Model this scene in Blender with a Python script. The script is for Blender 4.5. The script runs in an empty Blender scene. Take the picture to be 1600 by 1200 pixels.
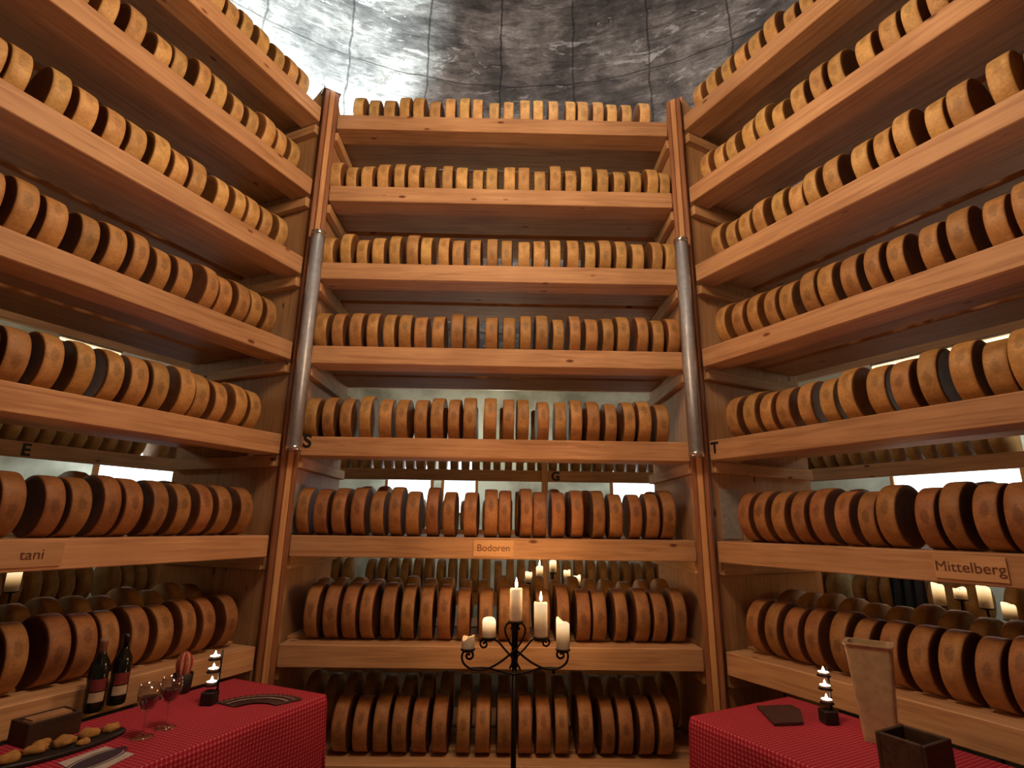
import bpy, bmesh, math, random
from mathutils import Vector, Matrix
random.seed(7)
C = bpy.context.scene.collection
PI = math.pi

# ------------------------------------------------------------------ camera
CAMZ = 1.4
F, YAW, PITCH, ROLL = 841.0, 0.02828, 0.25371, 0.01385
cy, sy, cp, sp = math.cos(YAW), math.sin(YAW), math.cos(PITCH), math.sin(PITCH)
fw = Vector((sy*cp, cy*cp, sp)); rt = Vector((cy, -sy, 0)); up = rt.cross(fw)
cr, sr = math.cos(ROLL), math.sin(ROLL)
rt, up = cr*rt+sr*up, -sr*rt+cr*up
cam = bpy.data.cameras.new('camera'); co = bpy.data.objects.new('camera', cam); C.objects.link(co)
m = Matrix((rt, up, -fw)).transposed().to_4x4(); m.translation = Vector((0, 0, CAMZ)); co.matrix_world = m
cam.sensor_width = 36; cam.lens = F/1600*36; cam.clip_start = .02; cam.clip_end = 60
bpy.context.scene.camera = co
sc = bpy.context.scene
sc.view_settings.view_transform = 'Standard'; sc.view_settings.look = 'None'
sc.view_settings.exposure = 0; sc.view_settings.gamma = 1

def ray(px, py):
    return fw + (px-800)/F*rt - (py-600)/F*up
def atY(px, py, Y):                      # point of the vertical plane y = Y seen at a photo pixel
    q = ray(px, py); q = q*(Y/q.y); return Vector((q.x, q.y, q.z+CAMZ))
def atZ(px, py, z):                      # point of the level z seen at a photo pixel
    q = ray(px, py); q = q*((z-CAMZ)/q.z); return Vector((q.x, q.y, z))

# ------------------------------------------------------------------ materials
def newmat(name):
    M = bpy.data.materials.new(name); M.use_nodes = True
    n = M.node_tree; b = n.nodes['Principled BSDF']; return M, n, b
def nd(n, t, **kw):
    o = n.nodes.new(t)
    for k, v in kw.items(): setattr(o, k, v)
    return o
def ramp(n, fac, stops):
    r = nd(n, 'ShaderNodeValToRGB'); e = r.color_ramp.elements
    e[0].position, e[0].color = stops[0][0], (*stops[0][1], 1)
    e[1].position, e[1].color = stops[-1][0], (*stops[-1][1], 1)
    for p, c in stops[1:-1]:
        x = e.new(p); x.color = (*c, 1)
    n.links.new(fac, r.inputs[0]); return r.outputs[0]
def mixc(n, a, b, fac, mode='MIX'):
    x = nd(n, 'ShaderNodeMix', data_type='RGBA', blend_type=mode)
    for s, v in ((x.inputs[0], fac), (x.inputs[6], a), (x.inputs[7], b)):
        if hasattr(v, 'is_linked'): n.links.new(v, s)
        else: s.default_value = v if not isinstance(v, tuple) else (*v, 1)[:4]
    return x.outputs[2]
def math_(n, op, a, b=0.0, c=0.0):
    x = nd(n, 'ShaderNodeMath', operation=op)
    for s, v in zip(x.inputs, (a, b, c)):
        if hasattr(v, 'is_linked'): n.links.new(v, s)
        else: s.default_value = v
    return x.outputs[0]
def simple(name, col, rough=.6, metal=0, emit=None, es=0, trans=0, spec=.5):
    M, n, b = newmat(name)
    b.inputs['Base Color'].default_value = (*col, 1); b.inputs['Roughness'].default_value = rough
    b.inputs['Metallic'].default_value = metal; b.inputs['Transmission Weight'].default_value = trans
    b.inputs['Specular IOR Level'].default_value = spec
    # fine procedural mottling so nothing is perfectly flat
    tc = nd(n, 'ShaderNodeTexCoord'); nz = nd(n, 'ShaderNodeTexNoise'); nz.inputs['Scale'].default_value = 35
    n.links.new(tc.outputs['Object'], nz.inputs['Vector'])
    n.links.new(ramp(n, nz.outputs[0], [(.3, tuple(x*.85 for x in col)), (.7, tuple(min(1, x*1.12) for x in col))]), b.inputs['Base Color'])
    if emit:
        b.inputs['Emission Color'].default_value = (*emit, 1); b.inputs['Emission Strength'].default_value = es
    return M

def wood(name, dark, light, axis='X', knots=True, rough=.62):
    M, n, b = newmat(name)
    tc = nd(n, 'ShaderNodeTexCoord'); oi = nd(n, 'ShaderNodeObjectInfo')
    off = nd(n, 'ShaderNodeCombineXYZ'); r50 = math_(n, 'MULTIPLY', oi.outputs['Random'], 37.0)
    for i in range(3): n.links.new(r50, off.inputs[i])
    add = nd(n, 'ShaderNodeVectorMath', operation='ADD'); n.links.new(tc.outputs['Object'], add.inputs[0]); n.links.new(off.outputs[0], add.inputs[1])
    mp = nd(n, 'ShaderNodeMapping'); n.links.new(add.outputs[0], mp.inputs[0])
    mp.inputs['Scale'].default_value = (1.2, 22, 22) if axis == 'X' else ((22, 22, 1.2) if axis == 'Z' else (22, 1.2, 22))
    nz = nd(n, 'ShaderNodeTexNoise'); nz.inputs['Scale'].default_value = 2.2; nz.inputs['Detail'].default_value = 6; nz.inputs['Distortion'].default_value = .8
    n.links.new(mp.outputs[0], nz.inputs['Vector'])
    col = ramp(n, nz.outputs[0], [(.28, dark), (.5, tuple((a*.35+c*.65) for a, c in zip(dark, light))), (.72, light)])
    n2 = nd(n, 'ShaderNodeTexNoise'); n2.inputs['Scale'].default_value = 3; n.links.new(add.outputs[0], n2.inputs['Vector'])
    col = mixc(n, col, ramp(n, n2.outputs[0], [(.3, (.78, .74, .7)), (.7, (1, 1, 1))]), 1.0, 'MULTIPLY')
    if knots:
        m2 = nd(n, 'ShaderNodeMapping'); n.links.new(add.outputs[0], m2.inputs[0])
        m2.inputs['Scale'].default_value = (2.3, 5.5, 5.5) if axis == 'X' else ((5.5, 5.5, 2.3) if axis == 'Z' else (5.5, 2.3, 5.5))
        vo = nd(n, 'ShaderNodeTexVoronoi'); vo.inputs['Scale'].default_value = 1.5; n.links.new(m2.outputs[0], vo.inputs['Vector'])
        k = ramp(n, vo.outputs['Distance'], [(0.0, (.2, .09, .04)), (.055, (.32, .16, .08)), (.10, (1, 1, 1))])
        col = mixc(n, col, k, 1.0, 'MULTIPLY')
    v = math_(n, 'MULTIPLY_ADD', oi.outputs['Random'], .3, .85)
    hs = nd(n, 'ShaderNodeHueSaturation'); n.links.new(v, hs.inputs['Value']); n.links.new(col, hs.inputs['Color'])
    n.links.new(hs.outputs[0], b.inputs['Base Color']); b.inputs['Roughness'].default_value = rough
    bp = nd(n, 'ShaderNodeBump'); bp.inputs['Strength'].default_value = .15; bp.inputs['Distance'].default_value = .004
    n.links.new(nz.outputs[0], bp.inputs['Height']); n.links.new(bp.outputs[0], b.inputs['Normal'])
    return M

def cheese(name, dark, light, stamp):
    M, n, b = newmat(name)
    tc = nd(n, 'ShaderNodeTexCoord'); oi = nd(n, 'ShaderNodeObjectInfo')
    off = nd(n, 'ShaderNodeCombineXYZ'); r50 = math_(n, 'MULTIPLY', oi.outputs['Random'], 61.0)
    for i in range(3): n.links.new(r50, off.inputs[i])
    add = nd(n, 'ShaderNodeVectorMath', operation='ADD'); n.links.new(tc.outputs['Object'], add.inputs[0]); n.links.new(off.outputs[0], add.inputs[1])
    nz = nd(n, 'ShaderNodeTexNoise'); nz.inputs['Scale'].default_value = 14; nz.inputs['Detail'].default_value = 5; n.links.new(add.outputs[0], nz.inputs['Vector'])
    col = ramp(n, nz.outputs[0], [(.3, dark), (.68, light)])
    n3 = nd(n, 'ShaderNodeTexNoise'); n3.inputs['Scale'].default_value = 90; n3.inputs['Detail'].default_value = 3; n.links.new(add.outputs[0], n3.inputs['Vector'])
    col = mixc(n, col, ramp(n, n3.outputs[0], [(.35, (.72, .68, .62)), (.6, (1, 1, 1))]), .6, 'MULTIPLY')
    # inked stamp on the rim, an oval about the front of the wheel
    sx = nd(n, 'ShaderNodeSeparateXYZ'); n.links.new(tc.outputs['Object'], sx.inputs[0])
    zo = math_(n, 'MULTIPLY_ADD', oi.outputs['Random'], .11, -.035)
    dz = math_(n, 'DIVIDE', math_(n, 'SUBTRACT', sx.outputs[2], zo), .036)
    dx = math_(n, 'DIVIDE', sx.outputs[0], .017)
    d = math_(n, 'SQRT', math_(n, 'ADD', math_(n, 'MULTIPLY', dz, dz), math_(n, 'MULTIPLY', dx, dx)))
    d = math_(n, 'ADD', d, math_(n, 'MULTIPLY', n3.outputs[0], .7))
    front = math_(n, 'LESS_THAN', sx.outputs[1], -.05)
    inside = nd(n, 'ShaderNodeMapRange'); n.links.new(d, inside.inputs[0]); inside.inputs[1].default_value = 1.05; inside.inputs[2].default_value = 1.5
    inside.inputs[3].default_value = stamp; inside.inputs[4].default_value = 0
    col = mixc(n, col, tuple(x*.28 for x in dark), math_(n, 'MULTIPLY', inside.outputs[0], front))
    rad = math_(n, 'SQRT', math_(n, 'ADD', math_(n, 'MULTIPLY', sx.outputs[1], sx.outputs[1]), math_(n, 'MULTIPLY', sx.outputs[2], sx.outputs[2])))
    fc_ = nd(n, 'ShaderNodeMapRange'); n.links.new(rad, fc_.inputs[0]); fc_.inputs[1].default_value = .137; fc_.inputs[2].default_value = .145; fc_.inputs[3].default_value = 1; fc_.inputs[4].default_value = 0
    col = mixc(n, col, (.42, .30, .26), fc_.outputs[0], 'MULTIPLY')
    hs = nd(n, 'ShaderNodeHueSaturation'); n.links.new(col, hs.inputs['Color'])
    n.links.new(math_(n, 'MULTIPLY_ADD', oi.outputs['Random'], .34, .80), hs.inputs['Value'])
    n.links.new(math_(n, 'MULTIPLY_ADD', math_(n, 'FRACT', math_(n, 'MULTIPLY', oi.outputs['Random'], 13.7)), .014, .494), hs.inputs['Hue'])
    n.links.new(hs.outputs[0], b.inputs['Base Color']); b.inputs['Roughness'].default_value = .58
    bp = nd(n, 'ShaderNodeBump'); bp.inputs['Strength'].default_value = .25; bp.inputs['Distance'].default_value = .004
    n.links.new(n3.outputs[0], bp.inputs['Height']); n.links.new(bp.outputs[0], b.inputs['Normal'])
    return M

M_WOOD = wood('spruce board', (.42, .215, .10), (.66, .40, .21))
M_WOODB = wood('spruce rear board', (.42, .20, .08), (.66, .37, .17))
M_PANEL = wood('spruce panel', (.45, .24, .11), (.66, .40, .20), axis='Z')
M_CLEAT = wood('spruce cleat', (.48, .27, .12), (.72, .45, .23), axis='Y')
M_POSTL = wood('post light strip', (.46, .22, .09), (.66, .38, .17), axis='Z', knots=False)
M_POSTD = wood('post dark strip', (.20, .07, .03), (.36, .15, .06), axis='Z', knots=False)
M_FLOOR = wood('floor boards', (.05, .025, .014), (.12, .06, .03), axis='Y')
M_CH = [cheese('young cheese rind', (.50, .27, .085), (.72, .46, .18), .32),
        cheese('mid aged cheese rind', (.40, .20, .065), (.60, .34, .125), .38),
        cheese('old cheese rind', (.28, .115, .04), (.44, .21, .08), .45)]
M_BLACK = simple('black paint', (.012, .01, .01), .5)
M_INK = simple('brown ink', (.13, .045, .02), .7)
M_SIGN = wood('sign wood', (.58, .33, .15), (.74, .47, .25), knots=False)
M_IRON = simple('wrought iron', (.018, .012, .01), .45, .7)
M_PAPER = simple('grey paper', (.45, .43, .40), .8)
M_WHITEGLOW = simple('cool mirrored pane', (.9, .95, 1), .5, emit=(.80, .93, 1.0), es=3.8)  # emission standing in for windows mirrored behind the racks
M_STEEL = simple('steel cap', (.55, .55, .55), .25, .9)

# concrete silo wall with formwork marks
def concrete():
    M, n, b = newmat('stained silo concrete')
    tc = nd(n, 'ShaderNodeTexCoord'); s = nd(n, 'ShaderNodeSeparateXYZ'); n.links.new(tc.outputs['Object'], s.inputs[0])
    ang = math_(n, 'ARCTAN2', s.outputs[0], s.outputs[1])
    u = math_(n, 'MULTIPLY', ang, 5.3)
    cv = nd(n, 'ShaderNodeCombineXYZ'); n.links.new(u, cv.inputs[0]); n.links.new(s.outputs[2], cv.inputs[1])
    wob = nd(n, 'ShaderNodeTexNoise'); wob.inputs['Scale'].default_value = 2.5; n.links.new(cv.outputs[0], wob.inputs['Vector'])
    sc_ = nd(n, 'ShaderNodeVectorMath', operation='SCALE'); sc_.inputs['Scale'].default_value = .09; n.links.new(wob.outputs['Color'], sc_.inputs[0])
    ad = nd(n, 'ShaderNodeVectorMath', operation='ADD'); n.links.new(cv.outputs[0], ad.inputs[0]); n.links.new(sc_.outputs[0], ad.inputs[1])
    def bricks(w_, h_, ms, mort, c1):
        br = nd(n, 'ShaderNodeTexBrick'); br.offset = 0; br.inputs['Scale'].default_value = 1; br.inputs['Brick Width'].default_value = w_; br.inputs['Row Height'].default_value = h_
        br.inputs['Mortar Size'].default_value = ms; br.inputs['Mortar Smooth'].default_value = .6
        br.inputs['Color1'].default_value = (c1, c1, c1, 1); br.inputs['Color2'].default_value = (1, 1, 1, 1); br.inputs['Mortar'].default_value = (mort, mort*.95, mort*.9, 1)
        n.links.new(ad.outputs[0], br.inputs['Vector']); return br.outputs['Color']
    b1 = bricks(1.06, 1.9, .018, .30, .8)          # tall formwork panels
    b2 = bricks(40, .36, .009, .50, .82)           # board marks
    def noise(scale, det, rough_, vec, dist=0):
        x = nd(n, 'ShaderNodeTexNoise'); x.inputs['Scale'].default_value = scale; x.inputs['Detail'].default_value = det; x.inputs['Roughness'].default_value = rough_; x.inputs['Distortion'].default_value = dist
        n.links.new(vec, x.inputs['Vector']); return x.outputs[0]
    n1 = noise(.55, 12, .72, cv.outputs[0], .4)
    base = ramp(n, n1, [(.40, (.055, .046, .042)), (.47, (.10, .085, .077)), (.53, (.17, .147, .132)), (.62, (.27, .245, .225))])
    st = nd(n, 'ShaderNodeMapping'); st.inputs['Scale'].default_value = (1.0, 2.6, 1); n.links.new(cv.outputs[0], st.inputs[0])
    n2 = noise(3.2, 14, .78, st.outputs[0], .5)
    col = mixc(n, base, ramp(n, n2, [(.42, (.50, .47, .45)), (.48, (.9, .88, .86)), (.55, (1.0, 1.0, 1.0)), (.60, (1.55, 1.5, 1.45))]), 1.0, 'MULTIPLY')
    n4 = noise(1.3, 14, .8, st.outputs[0], 1.0)    # flaked pale lime patches with crisp edges
    col = mixc(n, col, (.42, .40, .37), math_(n, 'MULTIPLY', math_(n, 'GREATER_THAN', n4, .585), .75))
    col = mixc(n, col, b1, 1.0, 'MULTIPLY'); col = mixc(n, col, b2, .8, 'MULTIPLY')
    n.links.new(col, b.inputs['Base Color']); b.inputs['Roughness'].default_value = .65
    bp = nd(n, 'ShaderNodeBump'); bp.inputs['Strength'].default_value = .6; bp.inputs['Distance'].default_value = .03
    n.links.new(n2, bp.inputs['Height']); n.links.new(bp.outputs[0], b.inputs['Normal'])
    return M
M_CONC = concrete()
def plaster():
    M, n, b = newmat('pale plaster')
    tc = nd(n, 'ShaderNodeTexCoord'); nz = nd(n, 'ShaderNodeTexNoise'); nz.inputs['Scale'].default_value = 3; nz.inputs['Detail'].default_value = 8
    n.links.new(tc.outputs['Object'], nz.inputs['Vector'])
    n.links.new(ramp(n, nz.outputs[0], [(.35, (.30, .28, .2)), (.6, (.62, .60, .47))]), b.inputs['Base Color']); b.inputs['Roughness'].default_value = .8
    return M
M_PLAST = plaster()
def gingham():
    M, n, b = newmat('red and white woven check cloth')
    uv = nd(n, 'ShaderNodeUVMap')
    s = nd(n, 'ShaderNodeSeparateXYZ'); n.links.new(uv.outputs[0], s.inputs[0])
    P = .0145
    def band(o):
        f = math_(n, 'FRACT', math_(n, 'DIVIDE', o, P)); return math_(n, 'GREATER_THAN', f, .66)
    a, c = band(s.outputs[0]), band(s.outputs[1])
    both = math_(n, 'MULTIPLY', a, c); one = math_(n, 'MAXIMUM', a, c)
    col = mixc(n, (.34, .007, .034), (.42, .035, .065), one)
    col = mixc(n, col, (.55, .20, .18), both)
    n.links.new(col, b.inputs['Base Color']); b.inputs['Roughness'].default_value = .85; b.inputs['Specular IOR Level'].default_value = .2
    return M
M_CLOTH = gingham()

# ------------------------------------------------------------------ mesh helpers
def mesh_from(bm, name, mat, smooth=False):
    me = bpy.data.meshes.new(name); bm.normal_update(); bm.to_mesh(me); bm.free()
    for x in (mat if isinstance(mat, (list, tuple)) else [mat]): me.materials.append(x)
    if smooth:
        for p in me.polygons: p.use_smooth = True
    return me
def link(name, me, parent=None, loc=(0, 0, 0), rot=(0, 0, 0), scale=1):
    o = bpy.data.objects.new(name, me); C.objects.link(o); o.parent = parent
    o.location = loc; o.rotation_euler = rot; o.scale = (scale,)*3 if not isinstance(scale, tuple) else scale
    return o
def tag(o, label=None, cat=None, group=None, kind=None):
    if label: o['label'] = label
    if cat: o['category'] = cat
    if group: o['group'] = group
    if kind: o['kind'] = kind
    return o
def empty(name, loc=(0, 0, 0), rz=0, **kw):
    o = bpy.data.objects.new(name, None); C.objects.link(o); o.location = loc; o.rotation_euler = (0, 0, rz)
    o.empty_display_size = .1
    return tag(o, **kw)
def box_bm(sx, sy_, sz, bev=.003, seg=1, bm=None, at=(0, 0, 0)):
    b2 = bmesh.new(); bmesh.ops.create_cube(b2, size=1)
    bmesh.ops.scale(b2, vec=(sx, sy_, sz), verts=b2.verts)
    if bev: bmesh.ops.bevel(b2, geom=b2.edges[:], offset=bev, segments=seg, affect='EDGES')
    bmesh.ops.translate(b2, vec=at, verts=b2.verts)
    if bm is None: return b2
    me = bpy.data.meshes.new('t'); b2.to_mesh(me); b2.free(); bm.from_mesh(me); bpy.data.meshes.remove(me); return bm
def lathe_bm(prof, seg=32, axis='Z', cap=True, bm=None):
    bm = bm or bmesh.new(); rings = []
    for (r, h) in prof:
        ring = []
        for i in range(seg):
            a = 2*PI*i/seg
            p = (r*math.cos(a), r*math.sin(a), h) if axis == 'Z' else (h, r*math.cos(a), r*math.sin(a))
            ring.append(bm.verts.new(p))
        rings.append(ring)
    for a, c in zip(rings, rings[1:]):
        for i in range(seg):
            bm.faces.new((a[i], a[(i+1) % seg], c[(i+1) % seg], c[i]))
    if cap:
        bm.faces.new(list(reversed(rings[0]))); bm.faces.new(rings[-1])
    bmesh.ops.recalc_face_normals(bm, faces=bm.faces); return bm
def tube_bm(pts, r, seg=8, bm=None, taper=None):
    bm = bm or bmesh.new(); pts = [Vector(p) for p in pts]; rings = []
    prev = None
    for i, p in enumerate(pts):
        t = (pts[min(i+1, len(pts)-1)]-pts[max(i-1, 0)]).normalized()
        if prev is None:
            a = t.cross(Vector((0, 1, 0)));
            if a.length < .1: a = t.cross(Vector((1, 0, 0)))
        else: a = prev-t*prev.dot(t)
        a.normalize(); prev = a; b_ = t.cross(a)
        rr = r*(taper[i] if taper else 1)
        rings.append([bm.verts.new(p+rr*(math.cos(2*PI*k/seg)*a+math.sin(2*PI*k/seg)*b_)) for k in range(seg)])
    for a, c in zip(rings, rings[1:]):
        for i in range(seg): bm.faces.new((a[i], a[(i+1) % seg], c[(i+1) % seg], c[i]))
    bm.faces.new(list(reversed(rings[0]))); bm.faces.new(rings[-1])
    return bm
def smoothpath(pts, n=6):                 # Catmull-Rom through the points
    P = [Vector(p) for p in pts]; P = [P[0]*2-P[1]]+P+[P[-1]*2-P[-2]]; out = []
    for i in range(1, len(P)-2):
        for k in range(n):
            t = k/n; a, b, c, d = P[i-1:i+3]
            out.append(.5*((2*b)+(-a+c)*t+(2*a-5*b+4*c-d)*t*t+(-a+3*b-3*c+d)*t**3))
    out.append(P[-2]); return out
def text_mesh(txt, size, mat, extrude=.0008, align='CENTER', shear=0, bold=0.0):
    cu = bpy.data.curves.new('t', 'FONT'); cu.body = txt; cu.size = size; cu.extrude = extrude; cu.align_x = align; cu.align_y = 'CENTER'
    cu.shear = shear; cu.offset = bold
    o = bpy.data.objects.new('t', cu); C.objects.link(o); bpy.context.view_layer.update()
    me = bpy.data.meshes.new_from_object(o.evaluated_get(bpy.context.evaluated_depsgraph_get()))
    bpy.data.objects.remove(o); me.materials.clear(); me.materials.append(mat); return me

# ------------------------------------------------------------------ the setting
CEN = Vector((0, 1.18, 0)); RW = 5.32
def cyl_wall(r, z0, z1, seg=96):
    bm = bmesh.new(); lo = []; hi = []
    for i in range(seg):
        a = 2*PI*i/seg; lo.append(bm.verts.new((r*math.cos(a), r*math.sin(a), z0))); hi.append(bm.verts.new((r*math.cos(a), r*math.sin(a), z1)))
    for i in range(seg): bm.faces.new((lo[i], hi[i], hi[(i+1) % seg], lo[(i+1) % seg]))
    return bm
tag(link('wall_round', mesh_from(cyl_wall(RW, 0, 11), 'wall', M_CONC, True), loc=CEN), kind='structure')
tag(link('trim_1', mesh_from(cyl_wall(RW-.04, 0, 3.3), 'pale band', M_PLAST, True), loc=CEN), kind='structure')
bm = bmesh.new(); bmesh.ops.create_circle(bm, cap_ends=True, radius=RW+.05, segments=96)
tag(link('floor', mesh_from(bm, 'floor', M_FLOOR), loc=CEN), kind='structure')
prof = [(RW, 11), (RW*.93, 12), (RW*.75, 12.9), (RW*.45, 13.5), (.02, 13.8)]
tag(link('ceiling', mesh_from(lathe_bm(prof, 64, cap=False), 'ceiling', M_CONC, True), loc=CEN), kind='structure')

# ------------------------------------------------------------------ racks
W = 2.2943
PL = Vector((-1.1457, 3.0175, 0)); PR = Vector((1.1483, 2.9825, 0))
eL = Vector((-.43117, -.90227, 0)); eR = Vector((.43601, -.89994, 0)); eC = (PR-PL).normalized()
nL = Vector((-.90227, .43117, 0)); nR = Vector((.89994, .43601, 0)); nC = Vector((-eC.y, eC.x, 0))
TOPS = [CAMZ+2.5891-.53315*k for k in range(8)]
# bay: origin, x direction, distance along the bay measured from the post turned into local x
BAYS = {'centre': (PL, eC, nC, lambda s: s), 'left': (PL+eL*W, -eL, nL, lambda s: W-s), 'right': (PR, eR, nR, lambda s: s)}
TH = .03
mesh_front = mesh_from(box_bm(W-.124, .155, .108, .004), 'front board', M_WOOD)
mesh_rear1 = mesh_from(box_bm(W-.05, .296, .034, .003), 'rear board', M_WOODB)
mesh_rear2 = mesh_from(box_bm(W-.05, .312, .034, .003), 'rear board wide', M_WOODB)
mesh_cleat = mesh_from(box_bm(.042, .84, .062, .003), 'cleat', M_CLEAT)
bm = bmesh.new()
pv_ = [[bm.verts.new((x, y, z)) for y, z in ((-.43, -2.05), (.43, -2.05), (.43, 1.90), (-.25, 2.0), (-.43, 2.15))] for x in (-.011, .011)]
bm.faces.new(pv_[0][::-1]); bm.faces.new(pv_[1])
for i in range(5): bm.faces.new((pv_[0][i], pv_[0][(i+1) % 5], pv_[1][(i+1) % 5], pv_[1][i]))
bmesh.ops.recalc_face_normals(bm, faces=bm.faces)
mesh_panel = mesh_from(bm, 'panel', M_PANEL)
mesh_back = mesh_from(box_bm(W-.06, .018, .15, .002), 'back slat', M_WOODB)
roots = {}
for nm, (O, ex, en, f) in BAYS.items():
    rz = math.atan2(ex.y, ex.x)
    lab = {'centre': 'pale spruce cheese rack with eight long shelves facing the camera, between the two posts',
           'left': 'pale spruce cheese rack with long shelves running along the left side of the room',
           'right': 'pale spruce cheese rack with long shelves running along the right side of the room'}[nm]
    R_ = empty('cheese_rack', O, rz, label=lab, cat='rack', group='tall spruce cheese racks around the room'); roots[nm] = R_
    for k, z in enumerate(TOPS):
        link('front_board', mesh_front, R_, (W/2, .0775, z-.054))
        link('rear_board', mesh_rear1, R_, (W/2, .206+.148, z-.017))
        link('rear_board', mesh_rear2, R_, (W/2, .553+.156, z-.017))
        for x in (.044, W-.044):
            link('cleat', mesh_cleat, R_, (x, .455, z-.142))
    for x in (.011, W-.011):
        link('side_panel', mesh_panel, R_, (x, .475, 2.05))

# corner posts made of laminated strips
for P, lab, bis in ((PL, 'tall laminated wooden post between the left rack and the centre rack', (nL+nC)), (PR, 'tall laminated wooden post between the centre rack and the right rack', (nR+nC))):
    d = bis.normalized(); rz = math.atan2(d.y, d.x)-PI/2
    P0 = P+d*.0
    t = empty('wooden_post', P0, rz, label=lab, cat='post', group='posts between the racks')
    for x, w_, mt, dy in ((-.031, .028, M_POSTD, .0), (0, .032, M_POSTL, -.008), (.031, .028, M_POSTD, .0)):
        link('post_strip', mesh_from(box_bm(w_, .06, 4.12, .004), 'strip', mt), t, (x, -.030+dy, 2.06))
    bm = bmesh.new()                        # slanted head board behind the post top
    vs = [bm.verts.new(p) for p in ((-.06, .066, 3.6), (.06, .066, 3.6), (.17, .34, 3.6), (-.17, .34, 3.6), (-.05, .066, 4.10), (.05, .066, 4.10), (.15, .34, 3.97), (-.15, .34, 3.97))]
    for q in ((0, 1, 5, 4), (1, 2, 6, 5), (2, 3, 7, 6), (3, 0, 4, 7), (4, 5, 6, 7), (3, 2, 1, 0)): bm.faces.new([vs[i] for i in q])
    link('filler_board', mesh_from(bm, 'filler', M_PANEL), t)

# ------------------------------------------------------------------ cheese wheels
def wheel_mesh(mat, r=.147, h=.034):
    prof = [(.02, -h*.94), (r*.80, -h*.96), (r*.955, -h), (r*.985, -h*.93), (r*.995, -h*.6), (r, 0), (r*.995, h*.6), (r*.985, h*.93), (r*.955, h), (r*.80, h*.96), (.02, h*.94)]
    bm = lathe_bm(prof, 44, 'X')
    return mesh_from(bm, 'wheel', mat, True)
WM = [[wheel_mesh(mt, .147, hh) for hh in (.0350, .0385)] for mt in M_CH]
ROWS = {'centre': {
 1: [0.171, 0.272, 0.377, 0.485, 0.579, 0.689, 0.786, 0.885, 0.97, 1.087, 1.183, 1.297, 1.384, 1.486, 1.603, 1.681, 1.792, 1.884, 1.986, 2.106],
 2: [0.068, 0.167, 0.272, 0.378, 0.479, 0.575, 0.679, 0.79, 0.884, 0.989, 1.083, 1.201, 1.293, 1.398, 1.499, 1.599, 1.702, 1.806, 1.913, 2.018, 2.13, 2.217],
 3: [0.072, 0.185, 0.281, 0.379, 0.487, 0.598, 0.683, 0.794, 0.885, 0.993, 1.096, 1.19, 1.299, 1.391, 1.495, 1.604, 1.715, 1.805, 1.908, 2.018, 2.134, 2.22],
 4: [0.074, 0.18, 0.287, 0.386, 0.49, 0.581, 0.676, 0.783, 0.893, 0.985, 1.106, 1.209, 1.309, 1.405, 1.505, 1.608, 1.707, 1.807, 1.901, 2.015, 2.117, 2.206],
 5: [0.072, 0.176, 0.28, 0.388, 0.499, 0.6, 0.707, 0.803, 0.901, 0.987, 1.106, 1.214, 1.293, 1.414, 1.518, 1.607, 1.704, 1.811, 1.914, 2.005, 2.113],
 6: [0.084, 0.183, 0.285, 0.389, 0.499, 0.596, 0.688, 0.798, 0.895, 1.013, 1.122, 1.205, 1.318, 1.399, 1.498, 1.606, 1.726, 1.824, 1.931, 2.028, 2.113],
 7: [0.19, 0.292, 0.394, 0.486, 0.593, 0.695, 0.793, 0.893, 0.991, 1.108, 1.211, 1.31, 1.41, 1.517, 1.631, 1.716, 1.827, 1.941, 2.034, 2.14],
 8: [0.39, 0.49, 0.592, 0.689, 0.79, 0.892, 1.007, 1.108, 1.213, 1.322, 1.412, 1.511, 1.627, 1.739, 1.835, 1.936, 2.031]},
'left': {
 1: [0.883, 0.797, 0.696, 0.603, 0.49, 0.369, 0.262, 0.172],
 2: [1.235, 1.124, 0.987, 0.91, 0.787, 0.693, 0.58, 0.473, 0.374, 0.273, 0.176],
 3: [1.537, 1.453, 1.321, 1.223, 1.108, 1.02, 0.911, 0.816, 0.719, 0.578, 0.478, 0.387, 0.29, 0.179],
 4: [1.438, 1.34, 1.232, 1.112, 1.013, 0.914, 0.806, 0.7, 0.568, 0.48, 0.375, 0.285, 0.184],
 5: [1.338, 1.243, 1.14, 1.026, 0.915, 0.81, 0.719, 0.593, 0.511, 0.405, 0.296, 0.195],
 6: [1.254, 1.158, 1.025, 0.939, 0.829, 0.743, 0.623, 0.512, 0.402, 0.297, 0.169],
 7: [1.137, 1.038, 0.915, 0.814, 0.729, 0.619, 0.504, 0.396, 0.3, 0.172]},
'right': {
 1: [0.143, 0.26, 0.378, 0.477, 0.574, 0.687, 0.794, 0.892],
 2: [0.156, 0.253, 0.353, 0.471, 0.568, 0.659, 0.778, 0.889, 0.987, 1.12, 1.224, 1.32, 1.415],
 3: [0.189, 0.287, 0.38, 0.476, 0.593, 0.69, 0.782, 0.885, 1.022, 1.119, 1.206, 1.324, 1.41, 1.543],
 4: [0.172, 0.283, 0.383, 0.489, 0.577, 0.698, 0.785, 0.894, 1.003, 1.094, 1.214, 1.319, 1.433, 1.527],
 5: [0.179, 0.295, 0.39, 0.486, 0.599, 0.71, 0.808, 0.927, 1.028, 1.125, 1.241, 1.339, 1.424],
 6: [0.199, 0.3, 0.401, 0.501, 0.605, 0.712, 0.807, 0.895, 1.029, 1.121, 1.226, 1.312],
 7: [0.192, 0.299, 0.398, 0.502, 0.618, 0.715, 0.819, 0.929, 1.03, 1.141, 1.236]}}
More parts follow.
